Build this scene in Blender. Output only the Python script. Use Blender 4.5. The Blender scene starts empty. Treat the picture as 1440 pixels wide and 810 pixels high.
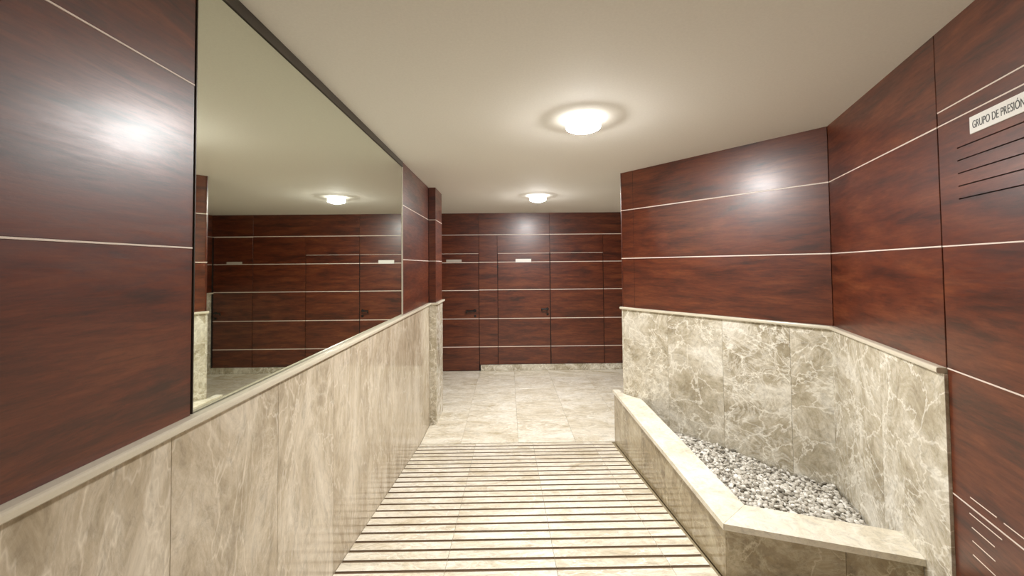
import bpy, bmesh, math, random
import numpy as np
from mathutils import Vector, Matrix

random.seed(4)
S = bpy.context.scene
COL = S.collection

# ------------------------------------------------------------------ camera
F, YAW, PITCH, ROLL, CY, EZ = 554.0162, -0.0112, 0.0282, -0.0094, 357.586, 1.8534
cam_data = bpy.data.cameras.new('camera')
cam = bpy.data.objects.new('camera', cam_data)
COL.objects.link(cam)
cam_data.sensor_width = 36.0
cam_data.sensor_fit = 'HORIZONTAL'
cam_data.lens = F / 1440 * 36
cam_data.shift_y = -(405 - CY) / 1440
cam_data.clip_start = 0.05
cam.matrix_world = (Matrix.Translation((0, 0, EZ)) @ Matrix.Rotation(YAW, 4, 'Z')
                    @ Matrix.Rotation(math.pi / 2 + PITCH, 4, 'X') @ Matrix.Rotation(ROLL, 4, 'Z'))
S.camera = cam

# ------------------------------------------------------------------ world, exposure
w = bpy.data.worlds.new('world')
S.world = w
w.use_nodes = True
w.node_tree.nodes['Background'].inputs[0].default_value = (0.8, 0.78, 0.7, 1)
w.node_tree.nodes['Background'].inputs[1].default_value = 0.3
S.view_settings.view_transform = 'Standard'
S.view_settings.look = 'None'
S.view_settings.gamma = 1
S.view_settings.use_curve_mapping = False
S.view_settings.exposure = 3.0
LAMP = 72.0          # radiance of the opal lamps
LAMP_COL = (1.0, 0.985, 0.965)

# ------------------------------------------------------------------ dimensions
H = 2.79                                   # ceiling
XL = -0.935                                # left wall plane
YB = 7.02                                  # back wall plane
YT, SL = 4.175, 0.1192                     # top line of the ramp, slope
Z1, Z2, ZR, Z4, Z5, ZK, ZD = 2.4035, 1.914, 1.422, 0.9134, 0.4174, 0.106, 2.0715
C1 = Vector((1.1655, 4.0234)); C2 = Vector((2.2052, 2.6597)); C3 = Vector((1.7673, 1.5736))
DR = (C3 - C2).normalized()
C4 = C3 + DR * 2.2
XE = 3.35                                  # end wall of the hall
YR = -3.0                                  # rear end behind the camera
def ramp_z(y):
    return SL * (YT - y)

# ------------------------------------------------------------------ materials
def srgb(r, g, b):
    f = lambda c: (c / 255 / 12.92) if c <= 10 else (((c / 255 + .055) / 1.055) ** 2.4)
    return (f(r), f(g), f(b), 1)

class M:
    def __init__(s, name):
        s.m = bpy.data.materials.new(name); s.m.use_nodes = True
        s.t = s.m.node_tree; s.n = s.t.nodes; s.b = s.n['Principled BSDF']
    def add(s, typ, **kw):
        nd = s.n.new(typ)
        for k, v in kw.items():
            if k.startswith('i_'): nd.inputs[k[2:].replace('_', ' ')].default_value = v
            else: setattr(nd, k, v)
        return nd
    def ln(s, a, b): s.t.links.new(a, b)
    def coords(s, scale, rand=True, rot=(0, 0, 0)):
        tc = s.add('ShaderNodeTexCoord'); g = s.add('ShaderNodeNewGeometry')
        mp = s.add('ShaderNodeMapping')
        mp.inputs['Scale'].default_value = scale; mp.inputs['Rotation'].default_value = rot
        if rand:
            oi = s.add('ShaderNodeObjectInfo')
            mu = s.add('ShaderNodeVectorMath', operation='SCALE'); mu.inputs[0].default_value = (17, 31, 23)
            s.ln(oi.outputs['Random'], mu.inputs['Scale'])
            ad = s.add('ShaderNodeVectorMath', operation='ADD')
            s.ln(g.outputs['Position'], ad.inputs[0]); s.ln(mu.outputs[0], ad.inputs[1])
            s.ln(ad.outputs[0], mp.inputs[0])
        else:
            s.ln(g.outputs['Position'], mp.inputs[0])
        return mp.outputs[0]
    def noise(s, vec, scale, detail=6, rough=.6, dist=0):
        n = s.add('ShaderNodeTexNoise'); n.inputs['Scale'].default_value = scale
        n.inputs['Detail'].default_value = detail; n.inputs['Roughness'].default_value = rough
        n.inputs['Distortion'].default_value = dist; s.ln(vec, n.inputs['Vector']); return n
    def ramp(s, fac, stops):
        r = s.add('ShaderNodeValToRGB'); e = r.color_ramp.elements
        while len(e) < len(stops): e.new(.5)
        for el, (p, c) in zip(e, stops): el.position = p; el.color = c
        s.ln(fac, r.inputs[0]); return r.outputs[0]
    def mix(s, fac, a, b, mode='MIX'):
        x = s.add('ShaderNodeMix', data_type='RGBA', blend_type=mode)
        if isinstance(fac, float): x.inputs[0].default_value = fac
        else: s.ln(fac, x.inputs[0])
        for i, v in ((6, a), (7, b)):
            if isinstance(v, tuple): x.inputs[i].default_value = v
            else: s.ln(v, x.inputs[i])
        return x.outputs[2]
    def bump(s, h, strength, dist=.002):
        b = s.add('ShaderNodeBump'); b.inputs['Strength'].default_value = strength
        b.inputs['Distance'].default_value = dist; s.ln(h, b.inputs['Height'])
        s.ln(b.outputs[0], s.b.inputs['Normal'])

W0 = lambda v: (v, v, v, 1)
def wood(name, dark, mid, lite, rough=.36):
    m = M(name)
    co = m.coords((1.0, 1.0, 6.5))
    big = m.noise(co, 1.9, 9, .72, .35)
    fine = m.noise(m.coords((3.0, 3.0, 26)), 3.0, 5, .7, .5)
    spk = m.noise(m.coords((22, 22, 60)), 4.0, 4, .7)
    c = m.ramp(big.outputs[0], [(.36, dark), (.5, mid), (.66, lite)])
    f = m.ramp(fine.outputs[0], [(.32, W0(.6)), (.5, W0(.97)), (.72, W0(1.25))])
    c = m.mix(.75, c, f, 'MULTIPLY')
    k = m.ramp(spk.outputs[0], [(.30, W0(.68)), (.44, W0(1))])
    c = m.mix(.6, c, k, 'MULTIPLY')
    m.ln(c, m.b.inputs['Base Color'])
    r = m.ramp(fine.outputs[0], [(.3, W0(rough + .06)), (.7, W0(rough - .03))])
    m.ln(r, m.b.inputs['Roughness'])
    m.b.inputs['Specular IOR Level'].default_value = .62
    m.b.inputs['Coat Weight'].default_value = .3; m.b.inputs['Coat Roughness'].default_value = .25
    m.bump(spk.outputs[0], .09, .0012)
    return m.m

def marble(name, base, dark, vein, scale=(1, 1, 1), rot=(0, 0, 0), rough=.16, vs=4.5, vw=.035, va=.75, ring=True):
    m = M(name)
    co = m.coords(scale, rot=rot)
    cl = m.noise(co, 2.6, 9, .76, .9)
    c = m.ramp(cl.outputs[0], [(.34, dark), (.5, base), (.68, vein)])
    # warped cell network of pale veins
    wv = m.noise(co, 2.2, 5, .65, .6)
    sc = m.add('ShaderNodeVectorMath', operation='SCALE'); sc.inputs['Scale'].default_value = .55
    m.ln(wv.outputs[1], sc.inputs[0])
    ad = m.add('ShaderNodeVectorMath', operation='ADD'); m.ln(co, ad.inputs[0]); m.ln(sc.outputs[0], ad.inputs[1])
    def net(s_, w_):
        v = m.add('ShaderNodeTexVoronoi', feature='DISTANCE_TO_EDGE'); v.inputs['Scale'].default_value = s_
        m.ln(ad.outputs[0], v.inputs['Vector'])
        return m.ramp(v.outputs['Distance'], [(0, W0(1)), (w_ * .4, W0(.55)), (w_, W0(0))])
    n1 = net(vs * .7, vw * .55)
    rn = m.noise(co, vs * .85, 7, .68, 1.6)
    n2 = m.ramp(rn.outputs[0], [(.43, W0(0)), (.485, W0(.5)), (.5, W0(1)), (.515, W0(.5)), (.57, W0(0))])
    mask = m.noise(co, 1.1, 3, .5)
    mk = m.ramp(mask.outputs[0], [(.38, W0(0)), (.62, W0(1))])
    a = m.mix(1.0, n1, W0(va), 'MULTIPLY')
    b2 = m.mix(1.0, n2, mk, 'MULTIPLY'); b2 = m.mix(1.0, b2, W0(va * .95), 'MULTIPLY')
    f = m.mix(1.0, a, b2, 'ADD')
    c = m.mix(f, c, vein)
    fn = m.noise(co, 16, 7, .8, 1.2)
    g = m.ramp(fn.outputs[0], [(.32, W0(.68)), (.5, W0(1)), (.68, W0(1.12))])
    c = m.mix(.85, c, g, 'MULTIPLY')
    m.ln(c, m.b.inputs['Base Color'])
    m.b.inputs['Roughness'].default_value = rough
    m.bump(fn.outputs[0], .03, .0005)
    return m.m

def plain(name, col, rough=.5, metal=0.0, bump=0, bs=200, spec=.5):
    m = M(name); m.b.inputs['Base Color'].default_value = col
    m.b.inputs['Roughness'].default_value = rough; m.b.inputs['Metallic'].default_value = metal
    m.b.inputs['Specular IOR Level'].default_value = spec
    n = m.noise(m.coords((1, 1, 1)), bs, 3, .6)
    c = m.ramp(n.outputs[0], [(.3, tuple(x * .95 for x in col[:3]) + (1,)), (.7, col)])
    m.ln(c, m.b.inputs['Base Color'])
    if bump: m.bump(n.outputs[0], bump, .001)
    return m.m

MW = wood('wood_laminate', srgb(58, 23, 11), srgb(92, 39, 18), srgb(114, 58, 30))
MST = marble('marble_wall', srgb(190, 180, 158), srgb(146, 134, 109), srgb(242, 238, 226), vs=7.0, vw=.09, va=.8)
MSL = marble('marble_streaked', srgb(193, 179, 156), srgb(160, 145, 120), srgb(228, 218, 200), scale=(1, 1.0, .42), rot=(.35, 0, 0), vs=6.0, rough=.13, vw=.05, va=.6)
MSF = marble('marble_floor', srgb(228, 219, 198), srgb(196, 182, 152), srgb(250, 246, 234), scale=(.7, 1.5, 1), vs=4.0, rough=.2, va=.8)
MSC = marble('marble_ledge', srgb(232, 225, 206), srgb(206, 196, 172), srgb(246, 242, 230), vs=3.0, rough=.18, va=.5)
MSD = marble('marble_planter', srgb(164, 149, 120), srgb(124, 109, 82), srgb(204, 193, 166), vs=4, rough=.16)
MRL = plain('rail_stone', srgb(218, 210, 190), .22)
MJ = plain('inlay_aluminium', srgb(236, 222, 210), .4, 0.0)
MDK = plain('joint_backing', srgb(26, 14, 10), .8)
MJS = plain('stone_joint', srgb(150, 135, 105), .8)
MCE = plain('ceiling_paint', srgb(232, 228, 219), .85, bump=.05, bs=90, spec=.3)
MGR = plain('groove_grit', srgb(108, 88, 66), .9, bump=.4, bs=400)
MBLK = plain('black_metal', srgb(22, 18, 17), .35)
MFR = plain('dark_frame', srgb(70, 62, 52), .4, .3)
MCH = plain('pale_trim', srgb(200, 192, 178), .3, .4)
MWH = plain('white_plastic', srgb(240, 238, 232), .35)
MGT = plain('grey_print', srgb(80, 80, 80), .6)
MSG = plain('faint_sign', srgb(196, 188, 176), .5)
mm = M('mirror_glass'); mm.b.inputs['Base Color'].default_value = (.80, .83, .74, 1); mm.b.inputs['Metallic'].default_value = 1
mm.b.inputs['Roughness'].default_value = .015; MMI = mm.m
ml = M('lit_opal'); ml.b.inputs['Base Color'].default_value = (.9, .9, .88, 1)
ml.b.inputs['Emission Color'].default_value = LAMP_COL + (1,); ml.b.inputs['Emission Strength'].default_value = LAMP
MLT = ml.m
ml = M('opal_drum'); ml.b.inputs['Base Color'].default_value = (.9, .9, .88, 1)
ml.b.inputs['Emission Color'].default_value = LAMP_COL + (1,); ml.b.inputs['Emission Strength'].default_value = 1.0
MDR = ml.m
mg = M('pebble_stone')
vo = mg.add('ShaderNodeAttribute', attribute_name='tone')
cg = mg.ramp(vo.outputs['Fac'], [(0, srgb(112, 106, 94)), (.35, srgb(182, 176, 164)), (.7, srgb(224, 220, 210)), (1, srgb(246, 244, 238))])
mg.ln(cg, mg.b.inputs['Base Color']); mg.b.inputs['Roughness'].default_value = .65; MPB = mg.m

# ------------------------------------------------------------------ object helpers
def link(name, me, mat, parent=None):
    if mat and not me.materials:
        for q in (mat if isinstance(mat, (list, tuple)) else [mat]): me.materials.append(q)
    o = bpy.data.objects.new(name, me); COL.objects.link(o)
    if parent: o.parent = parent
    return o
def tag(o, label=None, cat=None, group=None, kind=None):
    for k, v in (('label', label), ('category', cat), ('group', group), ('kind', kind)):
        if v: o[k] = v
    return o
def mesh(name, vs, fs, mats=None):
    me = bpy.data.meshes.new(name); me.from_pydata([tuple(v) for v in vs], [], fs)
    if mats: me.polygons.foreach_set('material_index', mats)
    me.update(); return me

class Wall:
    """vertical plane: origin o, running direction d, inward normal n (2D)"""
    def __init__(s, a, b, left_normal):
        s.a = Vector(a); s.d = (Vector(b) - s.a); s.L = s.d.length; s.d.normalize()
        s.n = Vector((-s.d.y, s.d.x)) * (1 if left_normal else -1)
    def P(s, u, dep, z):
        q = s.a + s.d * u + s.n * dep
        return (q.x, q.y, z)
def boxvf(W, u0, u1, z0, z1, d0, d1, ch=.0012, zb=None):
    """chamfered block standing on wall W between depths d0..d1; zb=(z at u0, z at u1) for a sloping foot"""
    za, zc = zb if zb else (z0, z0)
    V = [W.P(u0, d0, za), W.P(u1, d0, zc), W.P(u1, d0, z1), W.P(u0, d0, z1)]
    V += [W.P(u0, d1 - ch, za), W.P(u1, d1 - ch, zc), W.P(u1, d1 - ch, z1), W.P(u0, d1 - ch, z1)]
    V += [W.P(u0 + ch, d1, za + ch), W.P(u1 - ch, d1, zc + ch), W.P(u1 - ch, d1, z1 - ch), W.P(u0 + ch, d1, z1 - ch)]
    Fc = [(3, 2, 1, 0), (8, 9, 10, 11)]
    for i in range(4):
        j = (i + 1) % 4
        Fc += [(i, j, 4 + j, 4 + i), (4 + i, 4 + j, 8 + j, 8 + i)]
    return V, Fc
def fixn(me):
    bm = bmesh.new(); bm.from_mesh(me); bmesh.ops.recalc_face_normals(bm, faces=bm.faces); bm.to_mesh(me); bm.free(); return me
def block(name, W, u0, u1, z0, z1, d0, d1, mat, parent, ch=.0012, zb=None):
    V, Fc = boxvf(W, u0, u1, z0, z1, d0, d1, ch, zb)
    return link(name, fixn(mesh(name, V, Fc)), mat, parent)
def blocks(name, W, lst, mat, parent, ch=.0008):
    V, Fc = [], []
    for b in lst:
        v, f = boxvf(W, *b, ch); k = len(V); V += v; Fc += [tuple(i + k for i in q) for q in f]
    return link(name, fixn(mesh(name, V, Fc)), mat, parent)
BK = -.014
def backing(name, W, u0, u1, z0, z1, mat, label):
    o = block(name, W, u0, u1, z0, z1, -.12, BK, mat, None, 0)
    return tag(o, label, kind='structure')
G = .002
def wood_rows(W, par, u0, u1, zs, jw, strips=True, proud=0.0):
    """wood panels between the heights zs with pale inlay strips in the joints"""
    for i in range(len(zs) - 1):
        a = zs[i] + (jw / 2 if i else 0); b = zs[i + 1] - (jw / 2 if i < len(zs) - 2 else 0)
        block('wood_panel', W, u0 + G, u1 - G, a, b, BK, proud, MW, par)
    if strips:
        for z in zs[1:-1]:
            block('joint_strip', W, u0 + G, u1 - G, z - jw / 2, z + jw / 2, BK, proud + .0008, MJ, par, .0004)
def stone_row(W, par, us, z0, z1, mat, dep=.006, foot=None):
    for a, b in zip(us[:-1], us[1:]):
        zb = (foot(a), foot(b)) if foot else None
        block('stone_slab', W, a + .0007, b - .0007, z0, z1, BK, dep, mat, par, ch=.0006, zb=zb)
def rail(W, par, u0, u1, m0=0, m1=0, z0=1.398, z1=ZR, dep=.032, mat=None):
    """nosed stone rail; m0/m1 = mitre shift of the front edge at either end"""
    prof = [(BK, z0), (dep - .006, z0), (dep - .001, z0 + .004), (dep, z0 + .010), (dep, z1 - .007), (dep - .002, z1 - .002), (dep - .007, z1), (BK, z1)]
    V = []
    for u, m in ((u0, m0), (u1, m1)):
        for d, z in prof:
            V.append(W.P(u + m * max(d, 0) / dep, d, z))
    n = len(prof); Fc = [tuple(range(n)), tuple(range(2 * n - 1, n - 1, -1))]
    for i in range(n):
        j = (i + 1) % n; Fc.append((i, n + i, n + j, j))
    return link('stone_rail', fixn(mesh('stone_rail', V, Fc)), mat or MRL, par)

# ------------------------------------------------------------------ room shell
WL = Wall((XL, YR), (XL, 4.6818), False)           # normal +x
wl = backing('wall_left', WL, 0, WL.L, -.1, H, MDK, 'long left wall with dark wood panels above streaked beige marble slabs')
uy = lambda y: y - YR
wood_rows(WL, wl, uy(YR), uy(-1.35), [ZR, Z2, Z1, H], .0045)
wood_rows(WL, wl, uy(-1.35), uy(1.1808), [ZR, Z2, Z1, H], .0045)
wood_rows(WL, wl, uy(3.520), uy(4.6818), [ZR, Z2, Z1, H], .007)
us = [0] + [uy(1.109 + .506 * k) for k in range(-7, 7)] + [uy(4.6818) - .006]
us = [u for u in us if u <= uy(4.68)]
stone_row(WL, wl, us, -.1, 1.398, MSL)
rail(WL, wl, 0, uy(4.6818) - .006)
block('dark_strip', WL, uy(1.1808), uy(3.520), 2.744, H, BK, .004, MFR, wl)

# pilaster at the end of the left wall
XP = -.8527; YP1 = 4.6818; YP2 = 5.1174
pil = bpy.data.objects.new('wall_pilaster', None)
me = mesh('wall_pilaster', [(x, y, z) for z in (-.1, H) for x, y in ((XL - .10, YP1 + .014), (XP - .014, YP1 + .014), (XP - .014, YP2 - .014), (XL - .10, YP2 - .014))],
          [(0, 1, 2, 3), (7, 6, 5, 4)] + [(i, (i + 1) % 4, 4 + (i + 1) % 4, 4 + i) for i in range(4)])
pil = tag(link('wall_pilaster', fixn(me), MDK), 'narrow wood and stone pilaster projecting at the end of the left wall', kind='structure')
WP1 = Wall((XL, YP1), (XP, YP1), False); WP2 = Wall((XP, YP1), (XP, YP2), False); WP3 = Wall((XP, YP2), (XL - .1, YP2), False)
for W_, e in ((WP1, (0, 0)), (WP2, (0, 0)), (WP3, (0, 0))):
    wood_rows(W_, pil, 0.0, W_.L, [ZR, Z2, Z1, H], .007)
    block('stone_slab', W_, .0 if W_ is WP1 else -.005, W_.L + .005, -.1, 1.398, BK, .006, MST, pil)
rail(WP1, pil, .0, WP1.L, 0, .032); rail(WP2, pil, 0, WP2.L, -.032, .032); rail(WP3, pil, 0, WP3.L, -.032, 0)

# hall beyond: left return wall, left end wall
XLL = -2.1
WRet = Wall((XL - .1, YP2 + .0), (XLL, YP2), False)
wr = backing('wall_return', WRet, 0, WRet.L + .1, -.1, H, MDK, 'wall behind the pilaster facing the hall doors')
wood_rows(WRet, wr, 0, WRet.L, [ZR, Z2, Z1, H], .009)
stone_row(WRet, wr, [0, .5, WRet.L], 0, 1.398, MST); rail(WRet, wr, 0, WRet.L)
WLL = Wall((XLL, YP2), (XLL, YB), False)
wll = backing('wall_hall_left', WLL, 0, WLL.L, -.1, H, MDK, 'short end wall at the left end of the hall')
wood_rows(WLL, wll, 0, WLL.L, [ZR, Z2, Z1, H], .009)
stone_row(WLL, wll, [0, .5, 1.0, 1.5, WLL.L], 0, 1.398, MST); rail(WLL, wll, 0, WLL.L)

# back wall with flush doors
WB = Wall((0, YB), (1, YB), False); WB.n = Vector((0, -1)); WB.L = 1
b0, b1, b2, b3, b4, b5 = -1.33, -.5115, -.1836, .753, 1.7063, 2.63
wb = backing('wall_back', WB, XLL - .12, XE + .12, -.1, H, MDK, 'far wall fully clad in dark reddish wood panels with flush doors')
JB = .011
def bp(u0, u1, zs, par=None, strips=True): wood_rows(WB, par or wb, u0, u1, zs, JB, strips)
for a, b in ((XLL, b1), (b1, b3), (b3, b5), (b5, XE)):
    block('wood_panel', WB, a + .001, b - .001, Z1 + JB / 2, H, BK, 0, MW, wb)
    block('joint_strip', WB, a + .001, b - .001, Z1 - JB / 2, Z1 + JB / 2, BK, .0008, MJ, wb, .0004)
bp(XLL, b0, [ZK, Z5, Z4, ZR, Z2, Z1 - JB / 2])
bp(b1, b2, [ZK, Z5, Z4, ZR, Z2, Z1 - JB / 2])
bp(b4, b5, [ZK, Z5, Z4, ZR, Z2, Z1 - JB / 2])
bp(b3, b4, [ZD, Z1 - JB / 2]); bp(b2, b3, [ZD, Z1 - JB / 2]); bp(b0, b1, [ZD, Z1 - JB / 2])
for a, b in ((b1 + .02, .2), (.2, .8), (.8, 1.4), (1.4, 2.0), (2.0, 2.63), (2.63, XE)):
    block('skirting_stone', WB, a + .001, b - .001, 0, ZK - .004, BK, .012, MST, wb)
block('skirting_stone', WB, XLL, b0 - .02, 0, ZK - .004, BK, .012, MST, wb)

def lever(par, u, z, dirn, length=.125):
    """door handle: round rose, neck and lever; keyhole rose below"""
    bm = bmesh.new()
    def cyl(p, ax, r, l, seg=16):
        r_ = bmesh.ops.create_cone(bm, cap_ends=True, segments=seg, radius1=r, radius2=r, depth=l)
        q = Vector((0, 0, 1)).rotation_difference(Vector(ax)).to_matrix().to_4x4()
        bmesh.ops.transform(bm, verts=r_['verts'], matrix=Matrix.Translation(p) @ q)
    cyl((u, YB - .006, z), (0, 1, 0), .026, .012)
    cyl((u, YB - .03, z), (0, 1, 0), .010, .05)
    me_ = bpy.data.meshes.new('door_handle'); bm.to_mesh(me_); bm.free()
    h = link('door_handle', me_, MBLK, par); h['label'] = 'black lever handle'
    bm = bmesh.new(); cyl((u + dirn * length / 2, YB - .052, z), (1, 0, 0), .014, length, 12)
    cyl((u + dirn * length, YB - .045, z - .01), (0, .35, -1), .012, .05, 10)
    me_ = bpy.data.meshes.new('lever'); bm.to_mesh(me_); bm.free(); link('lever', me_, MBLK, h)
    bm = bmesh.new(); cyl((u + .004, YB - .006, z - .095), (0, 1, 0), .021, .012)
    cyl((u + .004, YB - .015, z - .095), (0, 1, 0), .009, .02)
    me_ = bpy.data.meshes.new('keyhole'); bm.to_mesh(me_); bm.free(); link('keyhole', me_, MBLK, par)
def sign(par, u0, u1, z0, z1, mat, label):
    s_ = block('sign_plate', WB, u0, u1, z0, z1, .001, .006, mat, par, .001); s_['label'] = label
def door(name, u0, u1, z0, z1, zs, label):
    d = tag(block(name, WB, u0 + .004, u1 - .004, z0, z1, BK, BK + .004, MDK, None, 0), label, kind='structure')
    zs2 = [z0] + zs + [z1]
    for i in range(len(zs2) - 1):
        a = zs2[i] + (JB / 2 if i else 0); b = zs2[i + 1] - JB / 2
        block('wood_panel', WB, u0 + .008, u1 - .008, a, b, BK + .004, -.002, MW, d)
    for z in zs + [z1]:
        block('joint_strip', WB, u0 + .008, u1 - .008, z - JB / 2, z + JB / 2, BK + .004, -.001, MJ, d, .0004)
    return d
d1 = door('door_1', b0, b1, .004, ZD, [Z5, Z4, ZR - .006, Z2 - .004], 'flush wood door at far left of the back wall with black lever handle')
lever(d1, -.587, 1.058, -1, .14); sign(d1, -1.091, -.819, 1.924, 1.966, MSG, 'narrow greyish sign plate')
d2 = door('door_2', b2, b3, ZK, ZD, [Z5, Z4, ZR, Z2], 'flush wood door in the middle of the back wall with bright white sign')
lever(d2, .697, 1.078, -1, .10); sign(d2, .141, .419, 1.905, 1.968, MWH, 'small white sign plate')
hg = block('hinge', WB, b2 - .004, b2 + .016, 1.80, 1.86, -.004, .008, MBLK, d2)
d3 = door('door_3', b3, b4, ZK, ZD, [Z5, Z4, ZR, Z2], 'plain second leaf of flush wood door without handle on the back wall')
d4 = door('door_4', b5, XE - .02, ZK, Z1 - .008, [Z5, Z4, ZR, Z2], 'flush wood door at the right end of the hall seen only in the mirror')
lever(d4, 3.27, 1.06, -1, .10); sign(d4, 2.82, 3.09, 1.915, 1.96, MSG, 'narrow greyish sign plate')

# hall right end wall and the return behind the angled wall
WE = Wall((XE, YB), (XE, 4.0234), False)
we = backing('wall_hall_right', WE, .02, WE.L + .12, -.1, H, MDK, 'end wall at the right end of the hall seen in the mirror')
wood_rows(WE, we, 0, WE.L, [ZR, Z2, Z1, H], .009); stone_row(WE, we, [.014 + .5 * k for k in range(6)] + [WE.L], 0, 1.398, MST); rail(WE, we, 0, WE.L)
WQ = Wall((XE, C1.y), (C1.x, C1.y), False)
wq = backing('wall_hall_near', WQ, 0, WQ.L - .09, -.1, H, MDK, 'hall wall behind the angled wall facing the doors')
wood_rows(WQ, wq, 0, WQ.L, [ZR, Z2, Z1, H], .009); stone_row(WQ, wq, [.5 * k for k in range(5)] + [WQ.L + .004], 0, 1.398, MST); rail(WQ, wq, 0, WQ.L, 0, .0)

# angled wall C1 -> C2
WO = Wall(C1, C2, False)
if WO.n.dot(Vector((-1, -1))) < 0: WO.n = -WO.n
wo = backing('wall_angled', WO, .02, WO.L + .05, -.1, H, MDK, 'angled right wall behind the planter with wood above veined marble')
wood_rows(WO, wo, 0, WO.L, [ZR, Z2, Z1, H], .008)
stone_row(WO, wo, [0, .5, .985, 1.46, WO.L], 0, 1.398, MST)
nR = Vector((DR.y, -DR.x)); nR = nR if nR.x < 0 else -nR
mit = .032 * math.tan(abs(WO.n.angle(nR)) / 2)
rail(WO, wo, -.01, WO.L, 0, -mit)

# right wall C2 -> C3 and on towards the rear
WR = Wall(C2, C4, False)
if WR.n.x > 0: WR.n = -WR.n
UD = 1.155
wrt = backing('wall_right', WR, -.05, WR.L + .05, -.1, H, MDK, 'near right wall with wood panels and service door beside the planter')
wood_rows(WR, wrt, 0, UD, [ZR, Z2, Z1, H], .006)
stone_row(WR, wrt, [0, .64, UD + .008], 0, 1.398, MST, dep=.012)
rail(WR, wrt, 0, UD, mit, 0)
DW = .92
block('wood_panel', WR, UD + G, UD + DW - G, 2.464, H, BK, 0, MW, wrt)
wood_rows(WR, wrt, UD + DW, WR.L, [ZR, Z2, Z1, H], .006)
stone_row(WR, wrt, [UD + DW, UD + DW + .6, WR.L], .2, 1.398, MST); rail(WR, wrt, UD + DW, WR.L)

# service door
ds = tag(block('door_5', WR, UD + .003, UD + DW - .003, .3, 2.462, BK, BK + .004, MDK, None, 0),
         'near right wood service door with louvre slots and white lettered sign', kind='structure')
JS = .005; zrow = [.3, Z5, .928, ZR, Z2, Z1, 2.461]; ua, ub = UD + .006, UD + DW - .006
slz = [2.287, 2.238, 2.189, 2.140, 2.091]; sw = .0045
for i in range(6):
    a = zrow[i] + (JS / 2 if i else 0); b = zrow[i + 1] - JS / 2
    if i == 4:          # top louvred panel, real slots
        l0, l1 = 1.268, 1.80
        L_ = [(ua, l0, a, b, BK + .004, 0), (l1, ub, a, b, BK + .004, 0)]
        edges = [b] + [v for z in slz for v in (z + sw / 2, z - sw / 2)] + [a]
        for k in range(0, len(edges), 2): L_.append((l0, l1, edges[k + 1], edges[k], BK + .004, 0))
        blocks('louvred_panel', WR, L_, MW, ds, ch=0)
    else:
        block('wood_panel', WR, ua, ub, a, b, BK + .004, 0, MW, ds)
    block('joint_strip', WR, ua, ub, zrow[i + 1] - JS / 2, zrow[i + 1] + JS / 2, BK + .004, .0008, MJ, ds, .0004)
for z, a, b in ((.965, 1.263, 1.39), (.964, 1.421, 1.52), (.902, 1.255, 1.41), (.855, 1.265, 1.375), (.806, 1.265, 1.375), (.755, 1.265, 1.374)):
    q = block('slot_highlight', WR, a, b, z - .0018, z + .0018, -.002, .0012, MJ, ds, .0003)  # pale strip paints in the light caught along a lower louvre slot
# lettered sign
sp_u0, sp_u1, sp_z0, sp_z1 = 1.348, 1.604, 2.317, 2.379
sp = block('sign_plate', WR, sp_u0, sp_u1, sp_z0, sp_z1, .001, .005, MWH, ds, .0008); sp['label'] = 'white sign reading GRUPO DE PRESIÓN'
fc = bpy.data.curves.new('lettering', 'FONT'); fc.body = 'GRUPO DE PRESIÓN'; fc.size = .040; fc.extrude = .0004; fc.align_x = 'LEFT'; fc.offset = -.0002
tmp = bpy.data.objects.new('tmp', fc); COL.objects.link(tmp)
bpy.context.view_layer.update()
tme = bpy.data.meshes.new_from_object(tmp.evaluated_get(bpy.context.evaluated_depsgraph_get()))
bpy.data.objects.remove(tmp)
co = np.empty(len(tme.vertices) * 3); tme.vertices.foreach_get('co', co); co = co.reshape(-1, 3)
wid = co[:, 0].max() - co[:, 0].min(); sx = (.224) / wid
out = [WR.P(sp_u0 + .016 + (x - co[:, 0].min()) * sx, .0055 + z_, sp_z0 + .0165 + y) for x, y, z_ in co]
tme.vertices.foreach_set('co', np.array(out).ravel()); tme.update(); tme.name = 'lettering'
tme.materials.clear(); link('lettering', tme, MGT, sp)

# rear walls behind the camera
WK = Wall(C4, (C4.x, YR), False)
if WK.n.x > 0: WK.n = -WK.n
wk = backing('wall_right_rear', WK, 0, WK.L, -.1, H, MDK, 'right wall of the passage behind the viewpoint')
wood_rows(WK, wk, 0, WK.L, [ZR, Z2, Z1, H], .006); stone_row(WK, wk, [0, .9, 1.8, WK.L], 0, 1.398, MST); rail(WK, wk, 0, WK.L)
WZ = Wall((C4.x, YR), (XL, YR), False)
if WZ.n.y < 0: WZ.n = -WZ.n
wz = backing('wall_rear', WZ, -.12, WZ.L + .12, -.1, H, MDK, 'end wall of the passage behind the viewpoint')
wood_rows(WZ, wz, 0, WZ.L, [ZR, Z2, Z1, H], .006); stone_row(WZ, wz, [0, .9, WZ.L], 0, 1.398, MST); rail(WZ, wz, 0, WZ.L)

# ceiling
def slab(name, pts, z0, z1, mat, parent=None):
    n = len(pts); V = [(p[0], p[1], z0) for p in pts] + [(p[0], p[1], z1) for p in pts]
    Fc = [tuple(range(n))[::-1], tuple(range(n, 2 * n))] + [(i, (i + 1) % n, n + (i + 1) % n, n + i) for i in range(n)]
    return link(name, fixn(mesh(name, V, Fc)), mat, parent)
tag(slab('ceiling', [(XLL - .2, YR - .2), (XE + .2, YR - .2), (XE + .2, YB + .2), (XLL - .2, YB + .2)], H, H + .12, MCE), 'smooth off-white painted flat ceiling', kind='structure')

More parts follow.
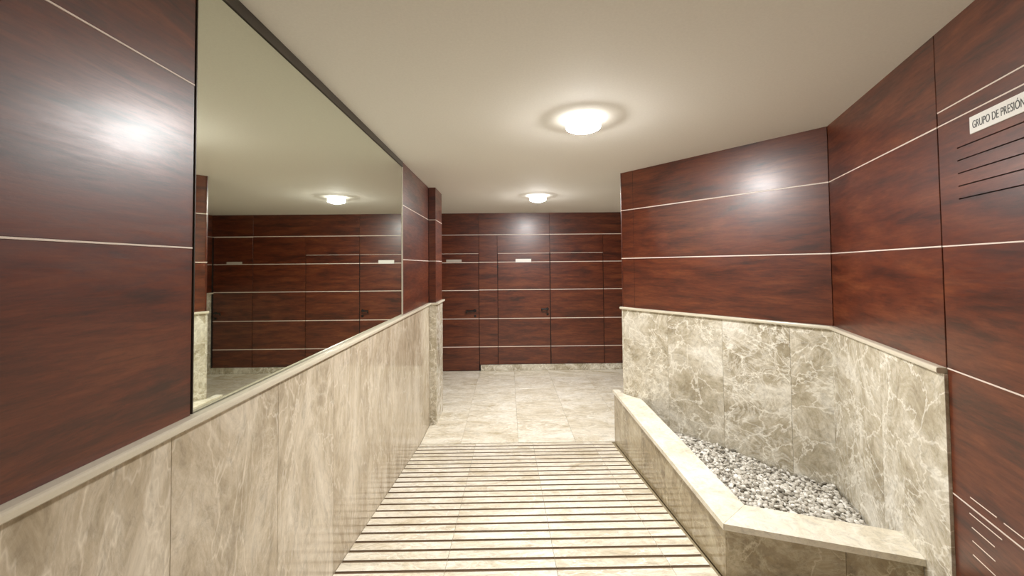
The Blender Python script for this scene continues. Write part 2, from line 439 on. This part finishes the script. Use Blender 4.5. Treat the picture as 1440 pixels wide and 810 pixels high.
# floor: level hall of square marble tiles, and the grooved ramp
fl = tag(slab('floor', [(XLL - .1, YT), (XE + .1, YT), (XE + .1, YB + .1), (XLL - .1, YB + .1)], -.12, -.012, MJS), 'level floor of cream marble tiles before the hall doors', kind='structure')
def tile_box(x0, x1, y0, y1, z0, z1, ch=.001):
    V = [(x0, y0, z0), (x1, y0, z0), (x1, y1, z0), (x0, y1, z0), (x0, y0, z1 - ch), (x1, y0, z1 - ch), (x1, y1, z1 - ch), (x0, y1, z1 - ch),
         (x0 + ch, y0 + ch, z1), (x1 - ch, y0 + ch, z1), (x1 - ch, y1 - ch, z1), (x0 + ch, y1 - ch, z1)]
    Fc = [(3, 2, 1, 0), (8, 9, 10, 11)]
    for i in range(4):
        j = (i + 1) % 4; Fc += [(i, j, 4 + j, 4 + i), (4 + i, 4 + j, 8 + j, 8 + i)]
    return V, Fc
xs = [XLL] + [-.505 + .6 * k for k in range(-2, 7)] + [XE]
ys = [YT, 4.775, 5.375, 5.975, 6.575, YB - .014]
for i in range(len(xs) - 1):
    for j in range(len(ys) - 1):
        xa, xb = xs[i], xs[i + 1]
        if j == 0:
            if xb < XL: continue
            xa = max(xa, XL + .008)
        if xb - xa < .02: continue
        if j == 0 and xa > 1.2: pass
        V, Fc = tile_box(xa + .0008, xb - .0008, ys[j] + .0008, ys[j + 1] - .0008, -.012, 0)
        link('floor_tile', fixn(mesh('floor_tile', V, Fc)), MSF, fl)

# ramp backing and tiles with cut grooves
ang = math.atan(SL)
def ramp_base():
    y0 = YR; V = []
    for x in (XL - .05, 2.25):
        V += [(x, YT, -.14), (x, YT, -.016), (x, y0, ramp_z(y0) - .016), (x, y0, ramp_z(y0) - .14)]
    return mesh('ramp', V, [(0, 1, 2, 3), (7, 6, 5, 4), (0, 4, 5, 1), (1, 5, 6, 2), (2, 6, 7, 3), (3, 7, 4, 0)])
rb = tag(link('floor_ramp', fixn(ramp_base()), MJS), 'sloping floor of cream marble tiles with dark cross grooves', kind='structure')
PIT, NG, GW, GD = .0926, 6, .018, .005
def ramp_tile(width, n=NG):
    """local x across, y running down-slope towards the camera (negative y world), z up; n grooves"""
    L_ = PIT * n / math.cos(ang); p = PIT / math.cos(ang); gw = GW / math.cos(ang)
    prof = [(0.0006, 0)]
    for k in range(n):
        c = k * p + .006
        if k == 0:
            prof = [(0.0006, -GD), (c + gw / 2, -GD), (c + gw / 2 + .002, 0)]
        else:
            prof += [(c - gw / 2 - .002, 0), (c - gw / 2, -GD), (c + gw / 2, -GD), (c + gw / 2 + .002, 0)]
    prof += [(L_ - .0105, 0), (L_ - .0085, -GD)] if False else [(L_ - .006, 0), (L_ - .0045, -GD), (L_ - .0006, -GD)]
    n_ = len(prof); V = []
    for x in (.0011, width - .0011):
        V += [(x, -y, z) for y, z in prof] + [(x, -prof[-1][0], -.014), (x, -prof[0][0], -.014)]
    m_ = n_ + 2; Fc = []; mi = []
    for i in range(n_ - 1):
        Fc.append((i, i + 1, m_ + i + 1, m_ + i))
        mi.append(0 if (prof[i][1] == 0 and prof[i + 1][1] == 0) else 1)
    for i in (n_ - 1, n_, n_ + 1):
        j = (i + 1) % m_; Fc.append((i, j, m_ + j, m_ + i)); mi.append(0)
    Fc += [tuple(range(m_))[::-1], tuple(range(m_, 2 * m_))]; mi += [0, 0]
    return fixn(mesh('ramp_tile', V, Fc, mi))
cols = [(XL + .008, -.347), (-.347, .2445), (.2445, .855), (.855, 1.455), (1.455, 2.05)]
nrow = int((YT - YR) / (PIT * NG))
for xa, xb in cols:
    tm = ramp_tile(xb - xa)
    for r in range(nrow):
        y = YT - r * PIT * NG
        if xa > .8 and y < 0: continue
        if xa < .9 and xa > .8 and r < 4:
            if r == 0: tn = ramp_tile(1.066 - xa)
            me_ = tn
        elif xa > 1 and y > 2.4: continue
        else: me_ = tm
        o = link('ramp_tile', me_, [MSF, MGR], rb)
        o.location = (xa, y, ramp_z(y)); o.rotation_euler = (-ang, 0, 0)

# ------------------------------------------------------------------ mirror
mi = bpy.data.objects.new('wall_mirror', None); COL.objects.link(mi)
mi.location = (XL, 2.35, ZR); tag(mi, 'large frameless wall mirror set flush above the stone rail on the left wall', 'mirror')
def at(o, par): o.parent = par; o.matrix_parent_inverse = Matrix.Translation(-par.location); return o
at(block('glass', WL, uy(1.186), uy(3.505), ZR + .004, 2.742, BK, -.002, MMI, None, .0006), mi)
at(block('edge_trim', WL, uy(3.506), uy(3.519), ZR + .003, 2.742, BK, .004, MCH, None, .001), mi)
at(block('edge_trim', WL, uy(1.1815), uy(1.1855), ZR + .003, 2.742, BK, .003, MFR, None, .0005), mi)

# ------------------------------------------------------------------ planter
V0, V1 = Vector((1.085, 4.147)), Vector((1.071, 2.004))
ZL, TH = .5462, .03
V2 = C2 + DR * ((C2 - V1).dot(Vector((-.0, 0))) if False else 0)
def hit(P, D, A, B):
    M_ = Matrix(((D.x, -B.x), (D.y, -B.y))); r = M_.inverted() @ (A - P); return P + D * r[0]
fd = (Vector((1.88, 1.725)) - V1).normalized()
wallo = C2 + WR.n * .013
V2 = hit(V1, fd, wallo, DR)
I1 = Vector((1.268, 2.156)); I2 = hit(I1, (Vector((1.956, 1.905)) - I1).normalized(), wallo, DR)
oo = C1 + WO.n * .007
I0 = hit(I1, Vector((1.286, 4.041)) - I1, oo, WO.d)
E1 = Vector((C1.x - .006, 4.147))
pl = bpy.data.objects.new('planter', None); COL.objects.link(pl); pl.location = (1.3, 2.6, .1)
tag(pl, 'low built-in planter of beige marble slabs with pale ledge holding gravel', 'planter')
def pslab(name, pts, z0, z1, mat): return at(slab(name, pts, z0, z1, mat), pl)
c1o = C1 + WO.n * .007 + WO.d * .0
pslab('ledge_slab', [V0, V1, I1, I0, c1o + Vector((-.004, 0)), Vector((C1.x - .008, 4.147))], ZL - TH, ZL, MSC)
g_ = fd * .0016
pslab('ledge_slab', [V1 + g_, V2, I2, I1 + g_], ZL - TH, ZL, MSC)
bmo = []
ov = .012
F0, F1 = Vector((V0.x + ov, V0.y - ov)), Vector((V1.x + ov, V1.y + ov))
nf = Vector((-fd.y, fd.x)); nf = nf if nf.y > 0 else -nf
F1 = V1 + Vector((ov, 0)) + nf * ov; F2 = hit(F1, fd, wallo, DR)
WPL = Wall(F0, F1, True)
if WPL.n.x > 0: WPL.n = -WPL.n
WPF = Wall(F1, F2, True)
if WPF.n.y > 0: WPF.n = -WPF.n
k = [0, .34, .84, 1.34, 1.74, WPL.L - .001]
for a, b in zip(k[:-1], k[1:]):
    za, zb_ = max(-.0, ramp_z(F0.y - a)), max(0, ramp_z(F0.y - b))
    at(block('side_slab', WPL, a + .0008, b - .0008, 0, ZL - TH, -.02, 0, MSD, None, zb=(za, zb_)), pl)
k = [0.001, .50, WPF.L]
for a, b in zip(k[:-1], k[1:]):
    pa, pb = WPF.P(a, 0, 0), WPF.P(b, 0, 0)
    at(block('front_slab', WPF, a + .0008, b - .0008, 0, ZL - TH, -.02, 0, MSD, None, zb=(ramp_z(pa[1]), ramp_z(pb[1]))), pl)
# core of the kerb wall behind the slabs, and the end return by the angled wall
q = .02
core = [F0 + Vector((q, -.0)), F1 + Vector((q, q)), Vector((F2.x, F2.y + q)), I2 + Vector((0, -.012)), I1 + Vector((-.012, -.012)), I0 + Vector((-.012, 0.0)), c1o, Vector((C1.x - .01, F0.y))]
pslab('kerb_core', core, .0 , ZL - TH, MSD)

# gravel bed
def inpoly(P, poly):
    x, y = P[:, 0], P[:, 1]; r = np.zeros(len(P), bool)
    for i in range(len(poly)):
        x1, y1 = poly[i]; x2, y2 = poly[(i + 1) % len(poly)]
        r ^= ((y1 > y) != (y2 > y)) & (x < (x2 - x1) * (y - y1) / (y2 - y1 + 1e-12) + x1)
    return r
rng = np.random.default_rng(3)
poly = [tuple(I0), tuple(I1), tuple(I2), tuple(wallo), ]
poly = [(I0.x, I0.y), (I1.x, I1.y), (I2.x, I2.y), (C2.x + (WR.n.x + WO.n.x) * .013, C2.y + (WR.n.y + WO.n.y) * .013)]
ctr = np.mean(poly, 0); pin = [tuple(ctr + (np.array(p_) - ctr) * .975) for p_ in poly]
bmi = bmesh.new(); bmesh.ops.create_icosphere(bmi, subdivisions=2, radius=1)
bv = np.array([v.co[:] for v in bmi.verts]); bf = np.array([[v.index for v in f.verts] for f in bmi.faces]); bmi.free()
ZG = .352
step = .0165; pts = []
x0, y0 = np.min(poly, 0); x1, y1 = np.max(poly, 0)
for layer, (st, zz) in enumerate(((.0185, -.012), (.023, 0.0), (.036, .008))):
    gx, gy = np.meshgrid(np.arange(x0, x1, st), np.arange(y0, y1, st))
    g = np.stack([gx.ravel(), gy.ravel()], 1) + rng.uniform(-.4, .4, (gx.size, 2)) * st
    g = g[inpoly(g, pin)]
    mound = .018 * np.sin(g[:, 0] * 5.1 + 1) * np.cos(g[:, 1] * 4.3) + .006 * np.sin(g[:, 0] * 31) * np.cos(g[:, 1] * 27)
    pts.append(np.c_[g, ZG + zz + mound + rng.uniform(-.006, .006, len(g))])
pts = np.concatenate(pts); N = len(pts)
allv = []; tone = []
for i in range(N):
    s_ = rng.uniform(.009, .0155) * np.array([rng.uniform(.95, 1.45), rng.uniform(.75, 1.1), rng.uniform(.5, .8)])
    v = bv * (1 + .16 * np.sin(bv @ rng.uniform(-3, 3, (3, 3)) + rng.uniform(0, 6, 3)).mean(1, keepdims=True) * 1.6)
    a, b, c = rng.uniform(0, 6.28), rng.normal(0, .35), rng.normal(0, .35)
    R = np.array(Matrix.Rotation(a, 3, 'Z') @ Matrix.Rotation(b, 3, 'X') @ Matrix.Rotation(c, 3, 'Y'))
    allv.append((v * s_) @ R.T + pts[i]); tone.append(np.full(len(bf), np.clip(rng.normal(.52, .3), 0, 1)))
V = np.concatenate(allv); Fa = (bf[None] + (np.arange(N) * len(bv))[:, None, None]).reshape(-1, 3)
gm = bpy.data.meshes.new('gravel'); gm.vertices.add(len(V)); gm.vertices.foreach_set('co', V.ravel())
gm.loops.add(Fa.size); gm.loops.foreach_set('vertex_index', Fa.ravel().astype(np.int32))
gm.polygons.add(len(Fa)); gm.polygons.foreach_set('loop_start', np.arange(0, Fa.size, 3, dtype=np.int32))
gm.polygons.foreach_set('use_smooth', np.ones(len(Fa), bool))
gm.update(calc_edges=True)
at_ = gm.attributes.new('tone', 'FLOAT', 'FACE'); at_.data.foreach_set('value', np.concatenate(tone).astype(np.float32))
tag(link('gravel', gm, MPB), 'bed of small grey-white pebbles filling the planter', 'gravel', kind='stuff')
msb = plain('bed_mortar', srgb(84, 76, 62), .9)
pslab('gravel_bed_base', poly, .1, ZG - .03, msb)

# ------------------------------------------------------------------ ceiling lamps
def lamp(x, y, label, R_=.112):
    t = bpy.data.objects.new('ceiling_light', None); COL.objects.link(t); t.location = (x, y, H)
    tag(t, label, 'light', 'round opal lights on the ceiling')
    def lathe(name, prof, mat):
        n = 40; V_, F_ = [], []
        for i in range(n):
            a = 2 * math.pi * i / n
            V_ += [(r * math.cos(a), r * math.sin(a), z) for r, z in prof]
        m_ = len(prof)
        for i in range(n):
            j = (i + 1) % n
            for q_ in range(m_ - 1): F_.append((i * m_ + q_, i * m_ + q_ + 1, j * m_ + q_ + 1, j * m_ + q_))
        me_ = mesh(name, V_, F_)
        bm = bmesh.new(); bm.from_mesh(me_); bmesh.ops.remove_doubles(bm, verts=bm.verts, dist=1e-5)
        bmesh.ops.recalc_face_normals(bm, faces=bm.faces); bm.to_mesh(me_); bm.free()
        for p_ in me_.polygons: p_.use_smooth = True
        return link(name, me_, mat, t)
    lathe('drum', [(R_ - .012, -.001), (R_, -.004), (R_ + .002, -.030), (R_ - .002, -.060), (R_ - .010, -.060)], MDR)
    lathe('diffuser', [((R_ - .004) * (1 - i_ / 10), -.059 - .030 * (1 - (1 - i_ / 10) ** 2)) for i_ in range(11)], MLT)
    return t
lamp(.4935, 2.503, 'nearer glowing round ceiling light above the ramp')
lamp(.2, -2.6, 'smaller added fill light on the ceiling, unseen behind the viewpoint', .07)  # added out of view as fill for the near surfaces
lamp(.4153, 5.294, 'farther glowing round ceiling light before the hall doors')
